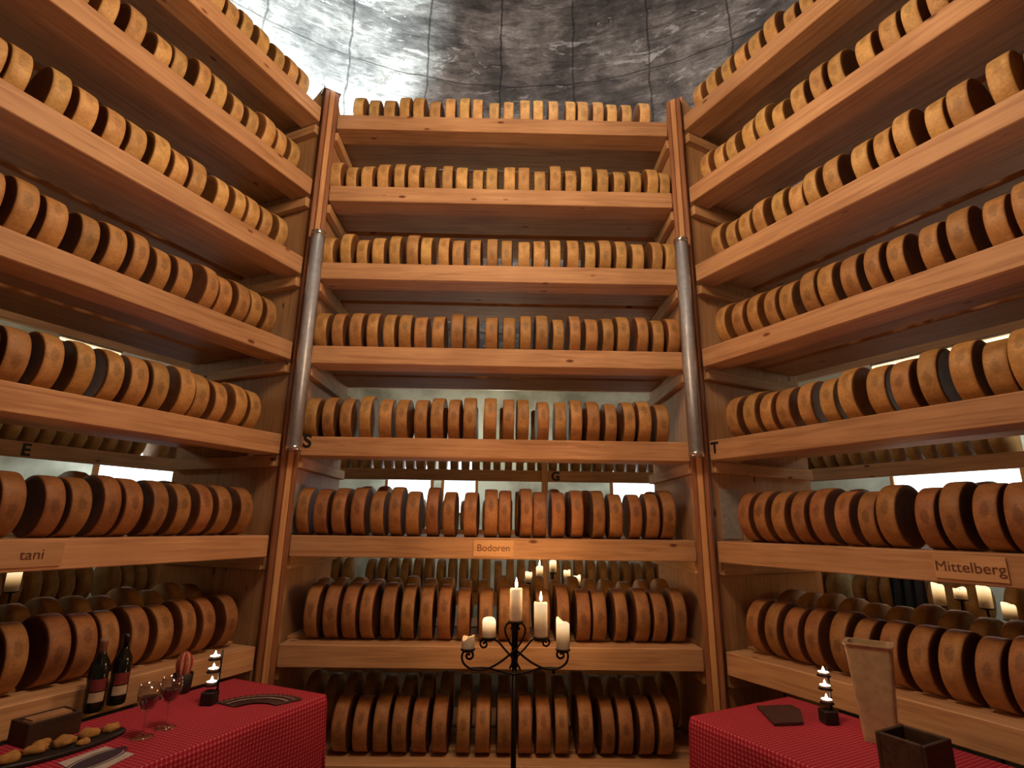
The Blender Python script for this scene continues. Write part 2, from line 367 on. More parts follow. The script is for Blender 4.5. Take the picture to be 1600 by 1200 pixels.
ORD = ['', 'first', 'second', 'third', 'fourth', 'fifth', 'sixth', 'seventh', 'eighth', 'ninth', 'tenth', 'eleventh', 'twelfth', 'thirteenth', 'fourteenth', 'fifteenth',
       'sixteenth', 'seventeenth', 'eighteenth', 'nineteenth', 'twentieth', 'twenty-first', 'twenty-second']
SHELF = ['', 'top shelf', 'second shelf down', 'third shelf down', 'fourth shelf down', 'fifth shelf down', 'sixth shelf down', 'seventh shelf down', 'bottom shelf']
def wheel_z(top, r, gap=.055): return top+math.sqrt(r*r-(gap/2)**2)+.0005
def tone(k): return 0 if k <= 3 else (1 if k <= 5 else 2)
def put_wheel(nm, k, s, off, sc_=1.0):
    O, ex, en, f = BAYS[nm]; r = .147*sc_
    p = O+ex*f(s)+en*off; p.z = wheel_z(TOPS[k-1], r)
    return p, math.atan2(ex.y, ex.x)
filler = bmesh.new()                       # wheels past the 300 that show largest: second rows, mirrored ring, out of frame
def add_filler(p, rz, sc_, seg=24):
    r, h = .147*sc_, .034
    b2 = lathe_bm([(.02, -h), (r*.93, -h), (r*.985, -h*.7), (r, 0), (r*.985, h*.7), (r*.93, h), (.02, h)], seg, 'X')
    b2.transform(Matrix.Translation(p) @ Matrix.Rotation(rz, 4, 'Z'))
    me = bpy.data.meshes.new('t'); b2.to_mesh(me); b2.free(); filler.from_mesh(me); bpy.data.meshes.remove(me)
colour = ['golden tan', 'light brown', 'dark brown']
for nm, rows in ROWS.items():
    for k, ss in rows.items():
        ss = sorted(ss)
        for i in range(1, len(ss)):
            if ss[i]-ss[i-1] < .082: ss[i] = ss[i-1]+.082
        for i, s in enumerate(ss):
            sc_ = random.choice([.92, .95, .97, 1.0, 1.0, 1.02, 1.05]) if k <= 3 else random.choice([.96, .98, 1.0, 1.0, 1.02, 1.04])
            sc_ += (-.10 if k != 7 else -.06) if nm == 'centre' else (-.155 if k >= 5 else -.10)
            p, rz = put_wheel(nm, k, s, .180, sc_)
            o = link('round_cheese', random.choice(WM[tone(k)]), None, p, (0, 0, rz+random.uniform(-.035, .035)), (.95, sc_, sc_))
            where = ('from the left' if nm == 'centre' else 'from the post')
            tag(o, '%s cheese wheel, %s %s on the %s, %s rack' % (colour[tone(k)], ORD[i+1], where, SHELF[k], nm), 'cheese', 'cheese wheels on the %s of the %s rack' % (SHELF[k], nm))
        if nm != 'centre':                  # the same row goes on past the picture's edge
            s = ss[-1]+.105
            while s < W-.06:
                p, rz = put_wheel(nm, k, s, .180, .86); add_filler(p, rz, .86); s += .105
        if k in (5, 6, 7, 8):               # second row standing behind
            s = .09+random.uniform(0, .03)
            while s < W-.08:
                if k in (7, 8) or random.random() < (.8 if k == 5 else .35):
                    q = (.98 if nm == 'centre' else .93)+random.uniform(-.05, .05)
                    p, rz = put_wheel(nm, k, s, .53, q); add_filler(p, rz, q)
                s += .102+random.uniform(0, .012)
for nm in ('left', 'right'):                # bottom shelves of the side racks, hidden behind the tables
    s = .1
    while s < W-.08:
        p, rz = put_wheel(nm, 8, s, .180); add_filler(p, rz, 1.0); s += .105

# ------------------------------------------------------------------ outer racks standing in for mirror images behind the shelves
OFF = 2.0; apo = 1.83
WO = 2*(apo+OFF)*math.tan(math.radians(32.1))
mo_front = mesh_from(box_bm(WO-.1, .05, .10, .003), 'outer front', M_WOODB)
mo_plank = mesh_from(box_bm(WO-.1, .34, .03, .002), 'outer plank', M_WOODB)
mo_post = mesh_from(box_bm(.09, .40, 2.12, .003), 'outer post', M_PANEL)
mo_mid = mesh_from(box_bm(.055, .04, 2.12, .003), 'outer upright', M_PANEL)
OUT = {}
for nm, (O, ex, en, f) in BAYS.items():
    mid = O+ex*W/2+en*OFF; O2 = mid-ex*WO/2; rz = math.atan2(ex.y, ex.x); OUT[nm] = (O2, ex, en, rz)
    R_ = empty('mirrored_rack', O2, rz, label='low wooden cheese rack standing in for a mirror image, seen through the %s rack' % nm, cat='rack', group='racks standing in for mirror images')
    for k in (5, 6, 7, 8):
        z = TOPS[k-1]
        link('front_board', mo_front, R_, (WO/2, .025, z-.03)); link('shelf_board', mo_plank, R_, (WO/2, .222, z-.016))
    for x in (.0, WO): link('upright', mo_post, R_, (x+(.1 if x == 0 else -.1), .27, 1.06))
    link('upright', mo_mid, R_, (WO/2+.42, -.022, 1.06))
    for k in (5, 6, 7, 8):
        s = .22
        while s < WO-.2:
            q = 1.0+random.uniform(-.06, .05)
            if random.random() > .06:
                p = O2+ex*s+en*.24; p.z = TOPS[k-1]+.147*q+.001; add_filler(p, rz, q, 20)
            s += .098+random.uniform(0, .012)
tag(link('round_cheeses_behind', mesh_from(filler, 'filler wheels', M_CH[1], True)), 'brown cheese wheels standing in second rows and in the mirrored racks behind', 'cheese', kind='stuff')

for nm in BAYS:
    O2, ex, en, rz = OUT[nm]
    R_ = [o for o in bpy.data.objects if o.name.startswith('mirrored_rack') and nm in o['label']][0]
    link('top_rail', mesh_from(box_bm(WO-.1, .05, .12, .003), 'top rail', M_WOOD), R_, (WO/2, .025, 2.70))
    for x in (.12, WO-.12): link('upright', mesh_from(box_bm(.06, .05, .62, .003), 'rail post', M_PANEL), R_, (x, .09, 2.45))
M_WARM = simple('warm edge glow', (1, .8, .5), .5, emit=(1, .66, .30), es=3.0)  # orange glow painted as emission for the lit rail edges
for nm, a, b_ in (('left', (92, 529), (192, 551)), ('right', (1360, 574), (1640, 514))):
    O2, ex, en, rz = OUT[nm]
    def so(p):
        q = ray(*p); t = O2.dot(en)/q.dot(en); return (q*t-O2).dot(ex)
    s0, s1 = sorted((so(a), so(b_))); p = O2+ex*((s0+s1)/2)+en*.01
    t = empty('edge_glow', (p.x, p.y, 2.60), rz, label='thin warm glow painted for the lit rail edge, seen through the %s rack' % nm, cat='light', group='painted glows on the rail edges')
    link('glowing_tube', mesh_from(lathe_bm([(.009, -(s1-s0)/2+.01), (.009, (s1-s0)/2-.01)], 12, 'X'), 'tube', M_WARM, True), t, (0, 0, .012))
    link('housing', mesh_from(box_bm(s1-s0, .03, .014, .002), 'housing', M_STEEL), t, (0, 0, .031))

# glowing panels standing in for window reflections, behind the outer racks
def window_reflection(nm, s0, s1, z0, z1, lab):
    O2, ex, en, rz = OUT[nm]; c = O2+ex*((s0+s1)/2)+en*.62
    t = empty('window_reflection', (c.x, c.y, z0), rz, label=lab, cat='light', group='bright light panels beyond the racks')
    w_, h_ = s1-s0, z1-z0
    link('glow_pane', mesh_from(box_bm(w_, .02, h_, .002), 'glow_pane', M_WHITEGLOW), t, (0, 0, h_/2))
    bm = bmesh.new()
    for a in ((w_+.06, .05, .03, 0, -.016), (w_+.06, .05, .03, 0, h_+.016)): box_bm(a[0], a[1], a[2], .003, 1, bm, (a[3], .0, a[4]))
    for x in (-w_/2-.016, w_/2+.016): box_bm(.03, .05, h_, .003, 1, bm, (x, 0, h_/2))
    for x in (-w_/2, w_/2): box_bm(.04, .04, z0, .003, 1, bm, (x, .03, -z0/2))
    link('frame', mesh_from(bm, 'frame', M_PANEL), t)
def outer_s(nm, px, py):                    # place along the outer rack's back seen at a photo pixel
    O2, ex, en, rz = OUT[nm]; q = ray(px, py); P0 = O2+en*.62; t = (P0.dot(en))/(q.dot(en)); return (q*t-P0).dot(ex)
c = 'centre'
window_reflection(c, outer_s(c, 606, 770), outer_s(c, 672, 770), 1.50, 2.2, 'bright cool window reflection glowing behind the left half of the centre rack')
window_reflection(c, outer_s(c, 694, 770), outer_s(c, 742, 770), 1.50, 2.2, 'narrow bright window reflection glowing left of the centre rack middle')
window_reflection(c, outer_s(c, 958, 770), outer_s(c, 1024, 770), 1.50, 2.2, 'bright cool window reflection glowing behind the right end of the centre rack')
a, b_ = sorted((outer_s('left', 150, 748), outer_s('left', 278, 748)))
window_reflection('left', a, b_, 1.50, 2.2, 'bright cool window reflection glowing behind the left rack')
a, b_ = sorted((outer_s('right', 1400, 758), outer_s('right', 1600, 758)))
window_reflection('right', a, b_, 1.50, 2.2, 'bright cool window reflection glowing behind the right rack')

# ------------------------------------------------------------------ writing on the racks
def on_front(nm, s, z, me, name, dy=-.0015, parent=None):
    O, ex, en, f = BAYS[nm]
    return link(name, me, parent or roots[nm], (f(s), dy, z), (PI/2, 0, 0))
def s_front(nm, px, py):
    O, ex, en, f = BAYS[nm]; q = ray(px, py); t = O.dot(en)/q.dot(en); h = q*t; return f((h-O).dot(ex)) if nm != 'left' else W-(h-O).dot(ex)
on_front('centre', s_front('centre', 480, 692), TOPS[4]-.03, text_mesh('S', .105, M_BLACK, bold=.003), 'letter')['label'] = 'black letter S'
on_front('right', s_front('right', 1117, 702), TOPS[4]-.045, text_mesh('T', .085, M_BLACK, bold=.002), 'letter')['label'] = 'black letter T'
for nm, px, py, txt, w_ in (('centre', 771, 857, 'Bodoren', .215), ('right', 1516, 891, 'Mittelberg', .215), ('left', 8, 866, 'tani', .25)):
    s = s_front(nm, px, py); z = TOPS[5]-.052
    if nm == 'left': s -= .045
    sg = on_front(nm, s, z, mesh_from(box_bm(w_, .082, .006, .001), 'sign', M_SIGN), 'sign_plate', -.0035)
    sg['label'] = 'small wooden name plate with dark lettering reading %s' % txt
    link('lettering', text_mesh(txt, .050, M_INK, align='CENTER'), sg, (.03 if nm == 'left' else 0, 0, .0036), (0, 0, 0))
for nm, px, py, ch in (('centre', 868, 752, 'G'), ('left', 36, 722, 'E')):
    O2, ex, en, rz = OUT[nm]; q = ray(px, py); t = O2.dot(en)/q.dot(en); p = q*t; s = (p-O2).dot(ex)
    o = link('letter', text_mesh(ch, .11, M_BLACK, bold=.003), None, (0, 0, 0), (PI/2, 0, 0))
    for r_ in bpy.data.objects:
        if r_.name.startswith('mirrored_rack') and nm in r_['label']: o.parent = r_
    o.location = (s, -.0465 if ch == 'G' else -.0015, TOPS[4]-.035); o['label'] = 'black letter ' + ch
    if ch == 'G': o.location[1] = -.0015

# notices pinned to the side panels
for nm, x, z, lab in (('centre', .0235, 1.47, 'grey paper notice pinned inside the left end of the centre rack'), ('right', .0235, 1.47, 'grey paper notice pinned inside the near end of the right rack')):
    O, ex, en, f = BAYS[nm]; rz = math.atan2(ex.y, ex.x)
    p = O+ex*x+en*.17; o = link('paper_notice', mesh_from(box_bm(.002, .15, .27, 0), 'paper', M_PAPER), None, (p.x, p.y, z), (0, 0, rz))
    tag(o, lab, 'notice', 'paper notices on the rack ends')

# ------------------------------------------------------------------ clear tube lamps on the posts
def glassy(name, tint, alpha, rough=.06):
    M, n, b = newmat(name); n.nodes.remove(b); out = n.nodes['Material Output']
    t = nd(n, 'ShaderNodeBsdfTransparent'); t.inputs[0].default_value = (*tint, 1)
    g = nd(n, 'ShaderNodeBsdfGlossy'); g.inputs['Roughness'].default_value = rough
    lw = nd(n, 'ShaderNodeLayerWeight'); lw.inputs[0].default_value = .35
    mx = nd(n, 'ShaderNodeMixShader'); n.links.new(math_(n, 'ADD', math_(n, 'MULTIPLY', lw.outputs['Facing'], .6), alpha), mx.inputs[0])
    n.links.new(t.outputs[0], mx.inputs[1]); n.links.new(g.outputs[0], mx.inputs[2]); n.links.new(mx.outputs[0], out.inputs[0]); return M
M_GLASS = glassy('clear glass', (.93, .93, .93), .06)
M_LAMP = simple('unlit lamp tube', (.62, .70, .80), .25); M_SLEEVE = glassy('plastic sleeve', (.96, .96, .97), .02, .35)
for P, bis, lab in ((PL, nL+nC, 'unlit grey tube lamp strapped upright to the left post'), (PR, nR+nC, 'unlit grey tube lamp strapped upright to the right post')):
    d = bis.normalized(); q = P-d*.118; rz = math.atan2(d.y, d.x)-PI/2
    z0 = 1.765; L_ = 1.30
    t = empty('tube_lamp', (q.x, q.y, z0), rz, label=lab, cat='lamp', group='tube lamps on the posts')
    link('glass_tube', mesh_from(lathe_bm([(.040, .02), (.040, L_-.02), (.037, L_-.02), (.037, .02), (.040, .02)], 28, cap=False), 'outer', M_SLEEVE, True), t)
    link('lamp_tube', mesh_from(lathe_bm([(.035, .02), (.035, L_-.02)], 20), 'inner', M_LAMP, True), t)
    for zz in (0, L_-.02): link('end_cap', mesh_from(lathe_bm([(.036, 0), (.042, .004), (.042, .026), (.036, .03)], 28), 'cap', M_STEEL, True), t, (0, 0, zz-.005))
    for zz in (.5, .9): link('clip', mesh_from(box_bm(.02, .03, .015, .002), 'clip', M_STEEL), t, (0, .054, zz))

# spot lamp on top of the left post
d = (nL+nC).normalized(); q = PL-d*.03
t = empty('spot_lamp', (q.x, q.y, 4.122), math.atan2(d.y, d.x)-PI/2, label='small bright lamp on top of the left post lighting the round wall', cat='lamp')
link('lamp_housing', mesh_from(box_bm(.11, .09, .02, .005), 'housing', M_STEEL), t, (0, .02, .0125+.005))
link('lamp_lens', mesh_from(box_bm(.12, .05, .028, .004), 'lens', simple('lamp lens', (.9, .95, 1), .3, emit=(.8, .95, 1), es=9)), t, (0, -.04, .05))

# ------------------------------------------------------------------ candles
def wax(name, z0, z1, e0, e1):
    M, n, b = newmat(name)
    tc = nd(n, 'ShaderNodeTexCoord'); s = nd(n, 'ShaderNodeSeparateXYZ'); n.links.new(tc.outputs['Object'], s.inputs[0])
    mr = nd(n, 'ShaderNodeMapRange'); n.links.new(s.outputs[2], mr.inputs[0]); mr.inputs[1].default_value = z0; mr.inputs[2].default_value = z1; mr.inputs[3].default_value = e0; mr.inputs[4].default_value = e1
    mr.interpolation_type = 'SMOOTHSTEP'
    nz = nd(n, 'ShaderNodeTexNoise'); nz.inputs['Scale'].default_value = 25; n.links.new(tc.outputs['Object'], nz.inputs['Vector'])
    n.links.new(ramp(n, nz.outputs[0], [(.3, (.62, .5, .36)), (.7, (.8, .68, .5))]), b.inputs['Base Color'])
    col = ramp(n, math_(n, 'DIVIDE', mr.outputs[0], max(e1, .01)), [(0, (.8, .42, .14)), (.5, (1, .62, .26)), (1, (1, .78, .45))])
    n.links.new(col, b.inputs['Emission Color']); n.links.new(mr.outputs[0], b.inputs['Emission Strength'])
    b.inputs['Roughness'].default_value = .4; return M
M_FLAME = simple('flame', (1, .8, .4), .5, emit=(1, .74, .36), es=28)
def candle(name_lab, p, r, h, lit=True, ragged=0.0, glow=1.0, seed=0, power=0, parent_label='candle', group=None, flame=True):
    rnd = random.Random(seed); seg = 26; bm = bmesh.new(); rings = []
    ph = rnd.uniform(0, 6)
    def top(a): return ragged*(.5*math.sin(a*1+ph)+.35*math.sin(2*a+ph*2)+.15*math.sin(3*a))
    for rr, hh, f_ in ((r*.96, 0, 0), (r, .004, 0), (r, h*.5, 0), (r, h-.006, 1), (r*.94, h, 1), (r*.82, h-.003, .9), (r*.70, h-.016, .4), (r*.3, h-.020, 0), (.002, h-.020, 0)):
        rings.append([bm.verts.new((rr*math.cos(2*PI*i/seg), rr*math.sin(2*PI*i/seg), hh+f_*top(2*PI*i/seg))) for i in range(seg)])
    for a, c_ in zip(rings, rings[1:]):
        for i in range(seg): bm.faces.new((a[i], a[(i+1) % seg], c_[(i+1) % seg], c_[i]))
    bm.faces.new(list(reversed(rings[0]))); bm.faces.new(rings[-1])
    t = empty('candle', p, 0, label=name_lab, cat='candle', group=group)
    link('wax', mesh_from(bm, 'wax', wax('candle wax', h*.15, h, .02*glow, (1.1*glow if lit else .02)), True), t)
    link('wick', mesh_from(tube_bm([(0, 0, h-.022), (.0005, 0, h-.006), (.002, 0, h+.002)], .0012, 6), 'wick', M_BLACK), t)
    if lit and flame:
        link('flame', mesh_from(lathe_bm([(.0008, 0), (.0052, .006), (.0066, .012), (.0050, .022), (.0022, .034), (.0003, .042)], 14), 'flame', M_FLAME, True), t, (.001, 0, h+.003))
    if power:
        l = bpy.data.lights.new('candle_light', 'POINT'); l.energy = power*.45; l.color = (1, .50, .18); l.shadow_soft_size = .04
        lo = bpy.data.objects.new('candle_light', l); C.objects.link(lo); lo.location = (p[0], p[1]+.05, p[2]+h+.16)
    return t

CY = 2.5
def Zc(x, y): return atY(700+x/5.454, 860+y/5.454, CY)
B = Vector((.1, CY, 0))
def cpath(pts): return [Zc(*p)-B for p in pts]
def candelabra(root):
    r = .0045
    # two arms that cross, close into a heart at the top and roll up under the outer cups
    armL = [(188, 889), (176, 879), (158, 889), (162, 914), (190, 923), (213, 900), (206, 866), (170, 850), (131, 866), (119, 910), (138, 965), (200, 1006), (310, 1012), (420, 965), (530, 882), (600, 812), (648, 725), (657, 665), (632, 622), (600, 628), (598, 662), (614, 668)]
    cx = 572
    for nm, pts in (('curved_arm', armL), ('curved_arm', [(2*cx-x, y) for x, y in armL])):
        sgn = -1 if pts is armL else 1
        p = smoothpath(cpath(pts)); p = [q+Vector((0, .006*sgn, 0)) for q in p]
        link(nm, mesh_from(tube_bm(p, r, 8), 'arm', M_IRON, True), root)
    up_ = [(302, 797), (310, 783), (328, 788), (327, 813), (301, 827), (277, 806), (281, 773), (312, 750), (370, 750), (425, 775), (478, 835), (540, 905), (590, 965), (618, 1020)]
    for pts in (up_, [(2*cx-x, y) for x, y in up_]):
        sgn = -1 if pts is up_ else 1
        p = [q+Vector((0, .014*sgn+.01, 0)) for q in smoothpath(cpath(pts))]
        link('curved_arm', mesh_from(tube_bm(p, r*.9, 8), 'arm', M_IRON, True), root)
    rail = [(200, 1010), (330, 1008), (440, 1035), (572, 1062), (700, 1035), (814, 1008), (944, 1010)]
    link('lower_rail', mesh_from(tube_bm([q+Vector((0, .012, 0)) for q in smoothpath(cpath(rail))], r, 8), 'rail', M_IRON, True), root)
    c0 = Zc(cx, 612)-B; 
    link('pole', mesh_from(tube_bm([(c0.x, .02, .06), (c0.x, .02, c0.z-.16)], .011, 12), 'pole', M_IRON, True), root)
    link('pole_neck', mesh_from(tube_bm([(c0.x, .02, c0.z-.18), (c0.x, .01, c0.z-.05), (c0.x, 0, c0.z-.004)], .014, 12), 'neck', M_IRON, True), root)
    for a in (-.5, 1.6, 3.7):
        dx, dy = math.cos(a), math.sin(a)
        link('foot', mesh_from(tube_bm(smoothpath([(c0.x, .02, .10), (c0.x+.08*dx, .02+.08*dy, .12), (c0.x+.2*dx, .02+.2*dy, .03), (c0.x+.27*dx, .02+.27*dy, .010)]), .009, 8), 'foot', M_IRON, True), root)
    cups = [(170, 842), (348, 745), (578, 606), (790, 742), (980, 846)]
    out = []
    for x, y in cups:
        q = Zc(x, y)-B
        link('candle_cup', mesh_from(lathe_bm([(.006, -.012), (.020, -.010), (.030, -.004), (.033, .001), (.030, .001), (.028, -.002), (.005, -.003)], 20), 'cup', M_IRON, True), root, (q.x, 0, q.z))
        out.append(q+B)
    return out
cand = empty('candelabra', B, 0, label='tall black wrought iron candelabra with scrolled arms standing before the centre rack', cat='candelabra')
cups = candelabra(cand)
spx = 5.454
def hgt(x, y0, y1): return (Zc(x, y0)-Zc(x, y1)).z
G = 'candles on the tall candelabra'
candle('short burnt-out stub candle on the far left cup of the tall candelabra', cups[0]+Vector((0, 0, .003)), .027, .046, lit=False, ragged=.016, seed=4, group=G)
candle('short glowing candle second from left on the tall candelabra', cups[1]+Vector((0, 0, .003)), .029, hgt(348, 590, 740), True, .012, 1.0, 2, 3, group=G, flame=False)
candle('tallest candle with bright flame in the middle of the tall candelabra', cups[2]+Vector((0, 0, .003)), .027, hgt(578, 330, 606), True, .003, .3, 3, 5, group=G)
candle('tall candle with bright flame second from right on the tall candelabra', cups[3]+Vector((0, 0, .003)), .029, hgt(790, 448, 742), True, .005, .6, 5, 5, group=G)
candle('half-burnt glowing candle on the far right cup of the tall candelabra', cups[4]+Vector((0, 0, .003)), .029, hgt(980, 608, 846), True, .018, .8, 6, 3, group=G, flame=False)

# candles and stands standing in for mirror reflections beyond the racks
def mirror_stand(pts, lab, rad, grp, scroll_off=.0):
    xs = sum((p for p in pts), Vector())/len(pts)
    base = Vector((xs.x, xs.y, 0)); t = empty('mirrored_stand', base, 0, label=lab, cat='candelabra', group='mirror-image iron candle stands')
    zb = min(p.z for p in pts)-.10
    link('pole', mesh_from(tube_bm([(0, 0, .02), (0, 0, zb)], .010, 10), 'pole', M_IRON, True), t)
    link('base', mesh_from(lathe_bm([(.13, 0), (.13, .012), (.03, .03), (.012, .06)], 24), 'base', M_IRON, True), t)
    for p in pts:
        q = p-base
        mid = Vector((q.x*.55, q.y*.55, zb-.03))
        link('curved_arm', mesh_from(tube_bm(smoothpath([(0, 0, zb-.02), mid, (q.x*1.02, q.y*1.02, (q.z+zb)/2-.01), (q.x, q.y, q.z-.008)]), .006, 8), 'arm', M_IRON, True), t)
        link('candle_cup', mesh_from(lathe_bm([(.005, -.012), (rad*1.1, -.004), (rad*1.1, .0), (.005, -.001)], 16), 'cup', M_IRON, True), t, q)
    return t
ptsC = [atY(x, y, 4.4) for x, y in ((826, 910), (843, 903), (864, 894), (886, 906), (902, 915))]
mirror_stand(ptsC, 'mirror-image black iron candle stand with five lit candles beyond the centre rack', .028, 'a')
nmC = ['lowest left', 'second from left', 'highest', 'second from right', 'far right']
for i, p in enumerate(ptsC):
    candle('mirror-image small glowing candle beyond the centre rack, %s of the five' % nmC[i], p, .027, [.075, .085, .085, .07, .07][i], True, .012, 1.5, 10+i, 1.2, group='mirrored candles seen beyond the centre rack', flame=(i in (1, 2)))
def behind(nm, off, px, py):
    O, ex, en, f = BAYS[nm]; P0 = O+en*off; q = ray(px, py); t = P0.dot(en)/q.dot(en); v = q*t; v.z += CAMZ; return v
ptsR = [behind('right', 1.35, x, y) for x, y in ((1470, 946), (1502, 936), (1542, 950), (1580, 968))]
mirror_stand(ptsR, 'mirror-image black iron candle stand with four lit candles beyond the right rack', .03, 'b')
nmR = ['far left', 'second from left', 'third from left', 'far right']
for i, p in enumerate(ptsR):
    candle('mirror-image glowing candle beyond the right rack, %s of the four' % nmR[i], p, .030, [.115, .055, .11, .075][i], True, .012, 1.2, 20+i, 1.5, group='mirrored candles seen beyond the right rack', flame=False)
pl = behind('left', 1.35, 17, 924)
mirror_stand([pl+Vector((0.001, 0, 0))], 'mirror-image black iron stand with one lit candle beyond the left rack', .03, 'c')
candle('mirror-image glowing candle beyond the left rack near the left edge', pl, .032, .11, True, .012, 1.1, 31, 2, flame=False)

# navy sheet standing in for a mirrored person in dark clothes
p0 = behind('right', 1.62, 1392, 928); p1 = behind('right', 1.62, 1450, 940)
ux = (p1-p0); wd = ux.xy.length; e1 = Vector((ux.x, ux.y, 0)).normalized(); n1 = Vector((-e1.y, e1.x, 0))
bm = bmesh.new(); g = []
for j in range(13):
    row = []
    for i in range(25):
        u = i/24; v = j/12
        q = e1*(u*wd)+n1*(.02*math.sin(u*22+v*2)*(1-.5*v))+Vector((0, 0, -.55*v+.012*math.sin(u*9)*(v)))
        row.append(bm.verts.new(q))
    g.append(row)
for j in range(12):
    for i in range(24): bm.faces.new((g[j][i], g[j+1][i], g[j+1][i+1], g[j][i+1]))
o = link('mirrored_figure', mesh_from(bm, 'cloth', simple('navy cloth', (.008, .018, .05), .85), True), None, (p0.x, p0.y, p0.z+.16))
tag(o, 'navy sheet standing in for a mirrored person beyond the right rack, left of the candles', 'cloth')

# ------------------------------------------------------------------ tables
TZ = .72
def table(corner, along, across, length, width, lab, clab):
    """corner: table-top corner nearest the centre; along: towards the camera; across: away from the centre"""
    ax = along.normalized(); ac = across.normalized(); rz = math.atan2(ax.y, ax.x)
    sgn = 1 if ax.x*ac.y-ax.y*ac.x > 0 else -1
    t = empty('table', (corner.x, corner.y, 0), rz, label=lab, cat='table', group='tables along the racks')
    link('tabletop', mesh_from(box_bm(length-.02, width-.02, .03, .004), 'top', M_WOODB), t, (length/2, sgn*width/2, TZ-.02))
    for x in (.08, length-.08):
        for y in (.07, width-.07): link('leg', mesh_from(box_bm(.055, .055, TZ-.036, .004), 'leg', M_WOODB), t, (x, sgn*y, (TZ-.036)/2))
    # cloth: top plus drops with soft folds
    bm = bmesh.new(); uvl = bm.loops.layers.uv.new('UVMap')
    NX, NY, ND = 90, 30, 12; drop = .34; cache = {}
    def P(u, v):           # u along (-drop..length+drop), v across; outside the top the cloth hangs down
        x = min(max(u, 0), length); y = min(max(v, 0), width)
        ou = (u-x); ov = (v-y); dd = max(abs(ou), abs(ov))
        z = TZ-dd; wave = .012*min(1, dd/.12)
        px = x; py = y
        if dd > 0:
            px += (1 if ou > 0 else -1 if ou < 0 else 0)*(.004+wave*(.6+.6*math.sin(v*17+1)))
            py += (1 if ov > 0 else -1 if ov < 0 else 0)*(.004+wave*(.6+.6*math.sin(u*15)))
        return Vector((px, sgn*py, z))
    us = [-drop+drop*i/ND for i in range(ND)]+[length*i/NX for i in range(NX+1)]+[length+drop*(i+1)/ND for i in range(ND)]
    vs_ = [-drop+drop*i/ND for i in range(ND)]+[width*i/NY for i in range(NY+1)]
    def inside(u, v): return True
    grid = [[bm.verts.new(P(u, v)) for v in vs_] for u in us]
    for i in range(len(us)-1):
        for j in range(len(vs_)-1):
            cu, cv = (us[i]+us[i+1])/2, (vs_[j]+vs_[j+1])/2
            if (cu < 0 or cu > length) and cv < 0:
                pass
            f_ = bm.faces.new((grid[i][j], grid[i+1][j], grid[i+1][j+1], grid[i][j+1]))
            for lp, (a, b2) in zip(f_.loops, ((i, j), (i+1, j), (i+1, j+1), (i, j+1))): lp[uvl].uv = (us[a], vs_[b2])
    bmesh.ops.recalc_face_normals(bm, faces=bm.faces)
    o = link('tablecloth', mesh_from(bm, 'cloth', M_CLOTH, True), None, (corner.x, corner.y, .0), (0, 0, rz))
    tag(o, clab, 'tablecloth', 'red checked tablecloths')
    return t
Lc = atZ(509, 1085, TZ); Rc_ = atZ(1079, 1119, TZ)
table(Lc, eL, Vector((-eL.y*-1, eL.x*-1, 0))*1 if False else nL, 2.0, .52, 'long narrow wooden table under a red cloth beside the left rack', 'red and white checked cloth draped over the left table')
table(Rc_, eR, nR, 2.0, .55, 'long narrow wooden table under a red cloth beside the right rack', 'red and white checked cloth draped over the right table')

# ------------------------------------------------------------------ things on the left table
TT = TZ+.001
M_BOTTLE = simple('dark green bottle glass', (.006, .009, .006), .08)
M_LABR = simple('wine red label', (.16, .02, .02), .6); M_LABW = simple('cream label', (.48, .38, .27), .7)
M_CAPS = simple('bottle capsule', (.30, .17, .12), .45)
def arc_band(r, z0, z1, a0, a1, seg=16):
    bm = bmesh.new(); lo = []; hi = []
    for i in range(seg+1):
        a = a0+(a1-a0)*i/seg; lo.append(bm.verts.new((r*math.cos(a), r*math.sin(a), z0))); hi.append(bm.verts.new((r*math.cos(a), r*math.sin(a), z1)))
    for i in range(seg): bm.faces.new((lo[i], lo[i+1], hi[i+1], hi[i]))
    return bm
def bottle(p, lab, caps, rz):
    t = empty('wine_bottle', p, rz, label=lab, cat='bottle', group='wine bottles on the left table'); t.scale = (.84, .84, .80)
    link('glass_body', mesh_from(lathe_bm([(.030, .0), (.036, .004), (.0375, .02), (.0375, .185), (.034, .205), (.022, .228), (.0150, .245), (.0140, .29), (.0155, .292), (.0155, .302), (.012, .303)], 32), 'bottle', M_BOTTLE, True), t)
    link('neck_capsule', mesh_from(lathe_bm([(.0152, .248), (.0150, .290), (.0162, .292), (.0162, .304), (.004, .305)], 24), 'capsule', M_CAPS if caps else M_BOTTLE, True), t)
    link('front_label', mesh_from(arc_band(.0380, .045, .085, -1.9, -.25), 'label', M_LABW, True), t)['label'] = 'cream lower label'
    link('front_label', mesh_from(arc_band(.0380, .090, .140, -1.9, -.25), 'label', M_LABR, True), t)['label'] = 'dark red upper label'
bottle((*atZ(143, 1112, TT).xy, TT), 'dark wine bottle with reddish label, the nearer and left one of the pair', True, .3)
bottle((*atZ(180, 1100, TT).xy, TT), 'dark wine bottle with cream label, behind and right of the other bottle', False, .3)

